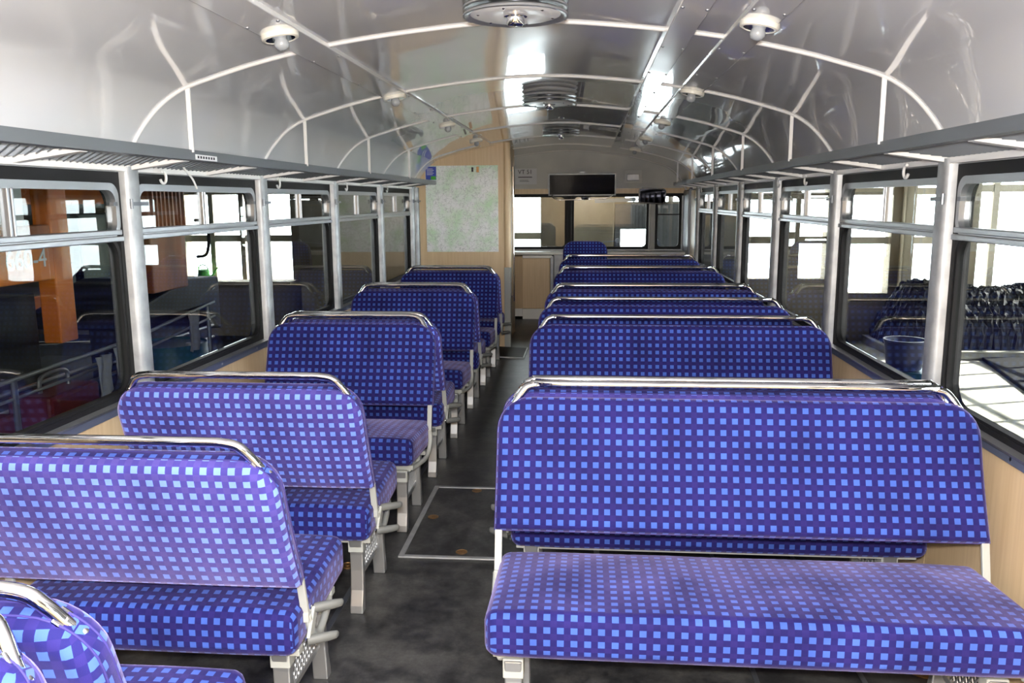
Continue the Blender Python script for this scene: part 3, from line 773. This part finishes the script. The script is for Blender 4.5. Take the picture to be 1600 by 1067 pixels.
TM = lambda x, y, z: Matrix.Translation((x, y, z)) @ Matrix.Rotation(PI/2, 4, 'X')
text_mesh('VT 51', .075, 'lettering', 'ink', np_, TM(-.02, -.0016, .055), .0004)
MB().box(-.11, .07, -.002, -.001, -.014, -.004).build('text_line', 'ink', np_)
MB().box(-.09, .02, -.002, -.001, -.05, -.046).build('text_line', 'ink', np_); MB().box(-.09, .03, -.002, -.001, -.065, -.061).build('text_line', 'ink', np_)
vh = empty('wall_vent', (.60, YE-.012, 1.79)); tag(vh, 'small grey metal vent box on the upper front wall', 'vent')
MB().box(-.12, .12, -.02, .01, -.085, .085).build('plate', 'plaster', vh, bevel=.006); MB().box(-.08, .08, -.035, -.02, -.055, .03).build('louvre', 'alu_dull', vh, bevel=.01)
# driver seat
dv = empty('driver_seat', (0.0, 9.72, 0)); tag(dv, 'single blue checked driver seat with rounded headrest in the cab', 'seat')
me, ri, r2 = pad('driver_back', .50, .62, .09, .12, .03, .01, lambda a, b_, h: Vector((a, -.2-.10*b_+h, .42+b_)), 'top', 0, 2); linkmesh('backrest', me, 'fabric', dv)
me, ri, r2 = pad('driver_cushion', .48, .46, .11, .06, .03, .015, lambda a, b_, h: Vector((a, -.18+b_, .43+h)), 'all', 0, 2); linkmesh('cushion', me, 'fabric', dv)
MB().lathe([(.2, 0), (.2, .02), (.05, .04), (.04, .36), (.15, .38), (.001, .39)], (0, .03, 0), 20).build('pedestal', 'alu_dark', dv, True)
for i, (x0, x1, z0, z1, lb) in enumerate(((.02, .42, .93, .97, 'lower dark windscreen wiper outside the middle front window'), (.12, .62, 1.48, 1.50, 'upper dark windscreen wiper outside the middle front window'))):
    wp = empty('windscreen_wiper', (x0, YE+.09, z0)); tag(wp, lb, 'wiper')
    MB().bar((0, 0, 0), (x1-x0, 0, z1-z0), .012, .012 if i == 0 else .05).build('arm', 'alu_dark', wp); MB().lathe([(.03, -.03), (.03, .03)], (x1-x0, 0, z1-z0), 12, 'y').build('pivot', 'alu_dark', wp, True)

# ------------------------------------------------------------------ the shed around the car
FZ = -1.0
struct(MB().box(-1.9, 10, -6, 15.3, FZ-.2, FZ).build('floor_shed', 'shed_floor'), 'pale concrete floor of the engine shed', 'floor')
struct(MB().box(-12, -1.9, -6, 15.3, FZ-.2, FZ).build('floor_shed_left', 'shed_dark'), 'dark floor around the neighbouring track', 'floor')  # left part of the shed floor in a darker colour
struct(MB().box(-12.3, 10.3, -6.3, 15.4, 5.0, 5.3).build('ceiling_shed', 'shed_dark'), 'dark roof of the engine shed', 'ceiling')
struct(MB().box(-12.3, -12, -6, 15.3, FZ, 5).build('wall_shed_left', 'shed_dark'), 'dark left wall of the engine shed', 'wall')
WR_H = [(y, y+2.45, -.5, 2.4) for y in (-5.6, -3.0, -.4, 2.2, 4.8, 7.4)]+[(y, y+2.3, -.5, 4.6) for y in (10.6, 12.95)]  # unseen openings: near ones added for daylight, far ones sized for the sun patch
struct(empty('wall_shed_right'), 'pale unseen right wall of the engine shed with windows added for daylight', 'wall')
struct(MB().box(-12.3, 10.3, -6.3, -6, FZ, 5).build('wall_shed_rear', 'shed_dark'), 'dark rear wall of the engine shed', 'wall')
we = empty('wall_shed_end', (0, 0, 0)); struct(we, 'pale plastered end wall of the engine shed with tall windows', 'wall')
EH = [(-10.4, -8.2, -.1, 3.2), (-7.45, -5.40, .05, 3.2), (-1.75, -.80, .1, 3.2), (.62, 1.10, -.1, .98), (2.85, 4.2, .1, 3.2), (4.55, 5.28, -.15, 3.2), (5.66, 6.48, -.15, 3.2), (6.72, 7.8, -.15, 3.2), (.70, 2.35, 1.46, 1.60)]
holes_wall(MB(), -12, 10, FZ, 5, EH, 15, 15.3, lambda u, v, a: (u, a, v)).build('plaster_wall', 'shed_wall', we)
wsr = bpy.data.objects['wall_shed_right']
holes_wall(MB(), -6, 15.3, FZ, 5, WR_H, 10, 10.3, lambda u, v, a: (a, u, v)).build('plaster_wall', 'shed_wall', wsr)
for (a, b_, c, d) in WR_H:
    for u in (a+.77, a+1.53): MB().box(10.1, 10.18, u-.03, u+.03, c, d).build('glazing_bar', 'shed_door_grey', wsr)
    for v in (.6, 1.6, 2.6, 3.6)[:2 if d < 3 else 4]: MB().box(10.1, 10.18, a, b_, v-.03, v+.03).build('glazing_bar', 'shed_door_grey', wsr)
    MB().box(10.13, 10.135, a, b_, c, d).build('pane', 'shed_glass', wsr)
def shed_window(i, cols, rows, mw, glassm='shed_glass', fm='glazing_paint'):
    a, b_, c, d = EH[i]; wn[0] += 1
    W = empty('window_%d' % wn[0]); struct(W, 'bright shed window with grey glazing bars in the end wall, number %d from the left' % (i+1), 'window')
    for u in cols: MB().box(u-mw/2, u+mw/2, 15.02, 15.12, c, d).build('glazing_bar', fm, W)
    for v in rows: MB().box(a, b_, 15.03, 15.11, v-.07, v+.05).build('glazing_bar', fm, W)
    us = [a]+list(cols)+[b_]; vv = [c]+list(rows)+[d]
    for p, q in zip(us, us[1:]):
        for r_, s_ in zip(vv, vv[1:]): MB().box(p, q, 15.065, 15.07, r_, s_).build('pane', glassm, W)
shed_window(0, (-9.6, -8.9), (.85, 1.35, 2.4), .14, 'frosted', 'black_matt')
shed_window(1, (-6.92, -6.34, -5.88), (.84, 1.70), .09)
shed_window(2, (), (.87, 1.75), .08)
shed_window(3, (), (), .08)
shed_window(4, (3.53,), (.79, 1.55), .42, fm='shed_wall')
shed_window(5, (), (.78, 1.62), .08)
shed_window(6, (), (.78, 1.62), .08)
shed_window(7, (6.98,), (.78, 1.66), .10)
shed_window(8, (1.5,), (), .08)
# pilasters, doors
for i, (x0, x1, m_, lb) in enumerate(((-.32, .50, 'shed_wall', 'pale plastered pilaster seen through the middle front window'), (5.42, 5.6, 'shed_wall', 'narrow pale pilaster between the right shed windows'), (-5.2, -4.6, 'shed_wall', 'pale pilaster right of the left shed windows'))):
    o = MB().box(x0, x1, 14.8, 15, FZ, 5).build('trim_%d' % (10+i), m_, None, bevel=.02); struct(o, lb, 'pilaster')
sg = MB(); holes_wall(sg, .52, 2.6, FZ, 1.42, [(.62, 1.10, -.1, .98)], 14.9, 14.99, lambda u, v, a: (u, a, v))
gd = sg.build('door_1', 'shed_door_grey'); struct(gd, 'grey sheet metal shed door with a small bright pane', 'door')
MB().box(-.34, .52, 14.86, 15.0, 0, 0.01)
# sill ledge with green watering can
lb_ = MB().box(-7.6, -5.3, 14.55, 15, .02, .07).build('trim_20', 'shed_wall'); struct(lb_, 'long window ledge below the left shed windows', 'ledge')
wc = empty('watering_can', (-7.0, 14.75, .07)); tag(wc, 'bright green plastic watering can on the shed window ledge', 'watering can')
MB().lathe([(.11, 0), (.125, .02), (.105, .17), (.10, .2), (.085, .205), (.08, .19), (.001, .185)], (0, 0, 0), 20).build('body', 'green_plastic', wc, True)
MB().tube(catmull([(.1, 0, .05), (.17, 0, .11), (.22, 0, .19), (.27, 0, .24)]), [.025]*6+[.018]*6+[.014]*6+[.02], 10).build('spout', 'green_plastic', wc, 'all')
MB().tube(catmull([(-.09, 0, .17), (-.09, 0, .25), (-.03, 0, .29), (.05, 0, .27), (.09, 0, .19)]), .012, 8).build('handle', 'green_plastic', wc, 'all')
# orange locomotive on the neighbouring track
lo = empty('locomotive', (-3.3, 5.0, FZ)); tag(lo, 'orange and black locomotive standing left of the railcar, numbered 46 660-4', 'locomotive')
def LB(x0, x1, y0, y1, z0, z1, name, m_, bev=.01): return MB().box(x0, x1, y0-5.0, y1-5.0, z0-FZ, z1-FZ).build(name, m_, lo, bevel=bev)
side_ = LB(-.05, 0, 1.2, 4.92, 1.03, 1.30, 'side_panel', 'orange')
LB(-.04, -.005, 1.2, 4.92, 1.30, 1.37, 'side_rail', 'brown_orange')
text_mesh('46 660-4', .16, 'fleet_number', 'paper', side_, Matrix.Translation((.003, 4.56-5.0, 1.165-FZ)) @ Matrix(((0, 0, 1, 0), (1, 0, 0, 0), (0, 1, 0, 0), (0, 0, 0, 1))), .002)
pn = LB(-.04, -.01, 1.2, 4.7, 1.37, 1.9, 'cab_panel', 'plaster')
LB(-.12, 0, 4.92, 5.10, .62, 1.75, 'corner_post', 'orange')
LB(-.35, -.3, 4.9, 6.2, 1.49, 1.62, 'window_rail', 'orange'); LB(-.1, -.04, 5.75, 5.85, .9, 1.7, 'window_post', 'orange')
LB(-.9, -.85, 5.1, 6.2, .62, .80, 'lower_rail', 'orange')
LB(-1.9, -.1, 1.2, 4.85, -.2, .95, 'engine_block', 'machine_black'); LB(-1.7, -.0, 1.2, 7.2, -.5, .1, 'underframe', 'machine_black')
LB(-.5, -.05, 6.0, 7.1, .1, .62, 'side_tank', 'machine_black')
hd = MB().prism([(5.9, .55), (7.35, .35), (7.35, .83), (6.75, .86), (5.9, .70)], -1.0, -.05, lambda u, v, a: (a, u-5.0, v-FZ)).build('hood', 'machine_black', lo, bevel=.02)
gr = LB(-.25, -.03, 6.15, 6.72, .80, 1.95, 'radiator', 'brown_orange')
for k in range(9):
    y = 6.18+.062*k; MB().box(-.03, -.005, y-5.0, y+.022-5.0, 1.28-FZ, 1.93-FZ).build('fin', 'brown_orange', gr)
MB().tube(catmull([(.0, 1.84, 1.35-FZ), (.06, 1.9, 1.33-FZ), (.08, 1.92, 1.2-FZ), (.06, 1.9, 1.06-FZ), (0, 1.84, 1.04-FZ)]), .014, 8).build('handrail', 'black_matt', lo, 'all')
for z in (.36, .46): MB().tube([(.12, -3.5, z-FZ), (.12, 1.8, z-FZ)], .012, 8).build('handrail', 'alu', lo)
LB(-.02, .05, 2.6, 3.9, .62, .72, 'number_board', 'alu_dark'); LB(-.6, -.1, 4.85, 6.1, 1.75, 2.4, 'roof_edge', 'machine_black'); LB(-2.0, 0, 1.2, 6.8, 1.95, 2.2, 'roof', 'machine_black')
# things on the floor and bench beside the locomotive
for i, (x, y, z, m_, lb2) in enumerate(((-2.552, 4.14, .70, 'rag', 'grey rag hanging nearest on the rail beside the locomotive'), (-2.552, 4.31, .72, 'rag', 'grey rag hanging second on the rail beside the locomotive'), (-2.552, 5.18, .79, 'rag', 'light grey rag hanging farthest on the rail beside the locomotive'))):
    mb = MB(); n = 7; vs = []
    for j in range(6):
        for q in range(n):
            vs.append((.02*math.sin(q*1.7+j*.4), -.075+.15*q/(n-1)+.006*math.sin(j*2), -.05*j))
    fs = [(j*n+q, j*n+q+1, (j+1)*n+q+1, (j+1)*n+q) for j in range(5) for q in range(n-1)]
    o = mb.add(vs, fs).build('rag', m_, None, 'all'); o.location = (x, y, z)
    so_ = o.modifiers.new('thick', 'SOLIDIFY'); so_.thickness = .006
    tag(o, lb2, 'rag', 'rags on the rail')
rl = empty('rag_rail', (-2.6, 4.0, FZ)); tag(rl, 'long thin metal rail on posts carrying rags beside the locomotive', 'rail')
MB().tube([(0, -3, 1.66), (0, .5, 1.72), (0, 1.6, 1.81)], .011, 8).build('tube', 'alu', rl); MB().tube([(0, -3, 1.58), (0, .5, 1.63), (0, 1.6, 1.71)], .008, 8).build('tube', 'alu', rl)
for y, z in ((-2.5, 1.66), (-.5, 1.70), (1.5, 1.8)): MB().tube([(0, y, 0), (0, y, z)], .015, 8).build('post', 'alu_dark', rl)
for i, (y, h_) in enumerate(((3.45, 1.0), (4.12, 1.02))):
    o = empty('tool_box', (-2.83, y, FZ)); tag(o, 'red metal tool box on the shed floor, %s the locomotive post' % ('nearest the camera beside' if i == 0 else 'under the rags beside'), 'tool box', 'red tool boxes')
    MB().box(-.12, .12, -.22, .22, 0, h_+.5).build('body', 'red', o, bevel=.02); MB().tube(catmull([(0, -.12, h_+.5), (0, -.1, h_+.58), (0, .1, h_+.58), (0, .12, h_+.5)]), .012, 8).build('handle', 'alu', o)
def drum(name, loc, r, h, m_, lb2, cat):
    o = empty(name, loc); tag(o, lb2, cat)
    MB().lathe([(r*.98, 0), (r, .01), (r, h*.32), (r*1.03, h*.335), (r, h*.35), (r, h*.65), (r*1.03, h*.665), (r, h*.68), (r, h), (r*.97, h+.008), (r*.95, h-.01), (.001, h-.01)], (0, 0, 0), 32).build('shell', m_, o, True)
    MB().lathe([(.03, h-.01), (.03, h+.008), (.001, h+.01)], (r*.6, 0, 0), 12).build('bung', 'alu', o, True)
    return o
drum('oil_drum', (4.0, 10.1, FZ), .30, .47, 'teal', 'teal steel drum on the shed floor right of the railcar', 'drum')
bk = empty('bucket', (3.82, 10.15, FZ+.482)); tag(bk, 'dark blue bucket standing on the teal drum', 'bucket')
MB().lathe([(.19, 0), (.195, .01), (.235, .33), (.245, .335), (.245, .355), (.225, .355), (.185, .02), (.001, .02)], (0, 0, 0), 32).build('shell', 'bucket_blue', bk, True)
MB().tube([(.24*math.cos(a), .03, .34+.12*math.sin(a)*-1) for a in [PI*k/16 for k in range(17)]], .006, 6).build('handle', 'alu', bk)
pf = empty('wooden_crate', (-2.9, 5.5, FZ)); tag(pf, 'dark wooden crate under the left teal drum', 'crate')
for k in range(6): MB().box(-.27, .27, -.36+.12*k, -.25+.12*k, .02, .62).build('slat', 'machine_black', pf)
MB().box(-.25, .25, -.35, .35, 0, .6).build('core', 'machine_black', pf)
drum('oil_drum', (-2.9, 5.5, FZ+.625), .26, .9, 'teal', 'teal steel drum on the shed floor left of the railcar', 'drum')
# coal bunker on the right
cbk = empty('coal_bunker', (6.9, 14.0, FZ)); tag(cbk, 'low dark coal bay with a concrete kerb beside the sunlit shed floor', 'coal bay')
MB().prism([(-1.75, -5.6), (2.9, -5.6), (2.9, -.75), (-.75, -.75)], 0, .06, lambda u, v, a: (u, v, a)).build('body', 'black_matt', cbk, bevel=.02)
MB().prism([(-2.05, -.75), (2.9, -.75), (2.9, .9), (-2.05, .9)], 0, .14, lambda u, v, a: (u, v, a)).build('kerb', 'shed_floor', cbk, bevel=.02)
rnd = random.Random(4); mb = MB(); nx, ny = 150, 56; vs = []
for j in range(ny):
    for i in range(nx):
        u = i/(nx-1); v = j/(ny-1); ex = min(u*4.7, (1-u)*4.7, v*1.4, (1-v)*1.4)
        h_ = .92*min(1, ex/.38)**.55+(rnd.uniform(-.05, .06) if ex > .05 else 0)+.06*math.sin(u*13)*min(1, ex*3)-.12*max(0, .12-u)/.12
        vs.append((-1.98+4.7*u+rnd.uniform(-.025, .025), -.6+1.4*v+rnd.uniform(-.02, .02), .148+max(0, h_)))
fs = [(j*nx+i, j*nx+i+1, (j+1)*nx+i+1, (j+1)*nx+i) for j in range(ny-1) for i in range(nx-1)]
cl = mb.add(vs, fs).build('coal_heap', 'coal'); cl.location = (6.9, 14.0, FZ); cl['kind'] = 'stuff'; cl['label'] = 'heap of black coal lumps below the right shed windows'; cl['category'] = 'coal'
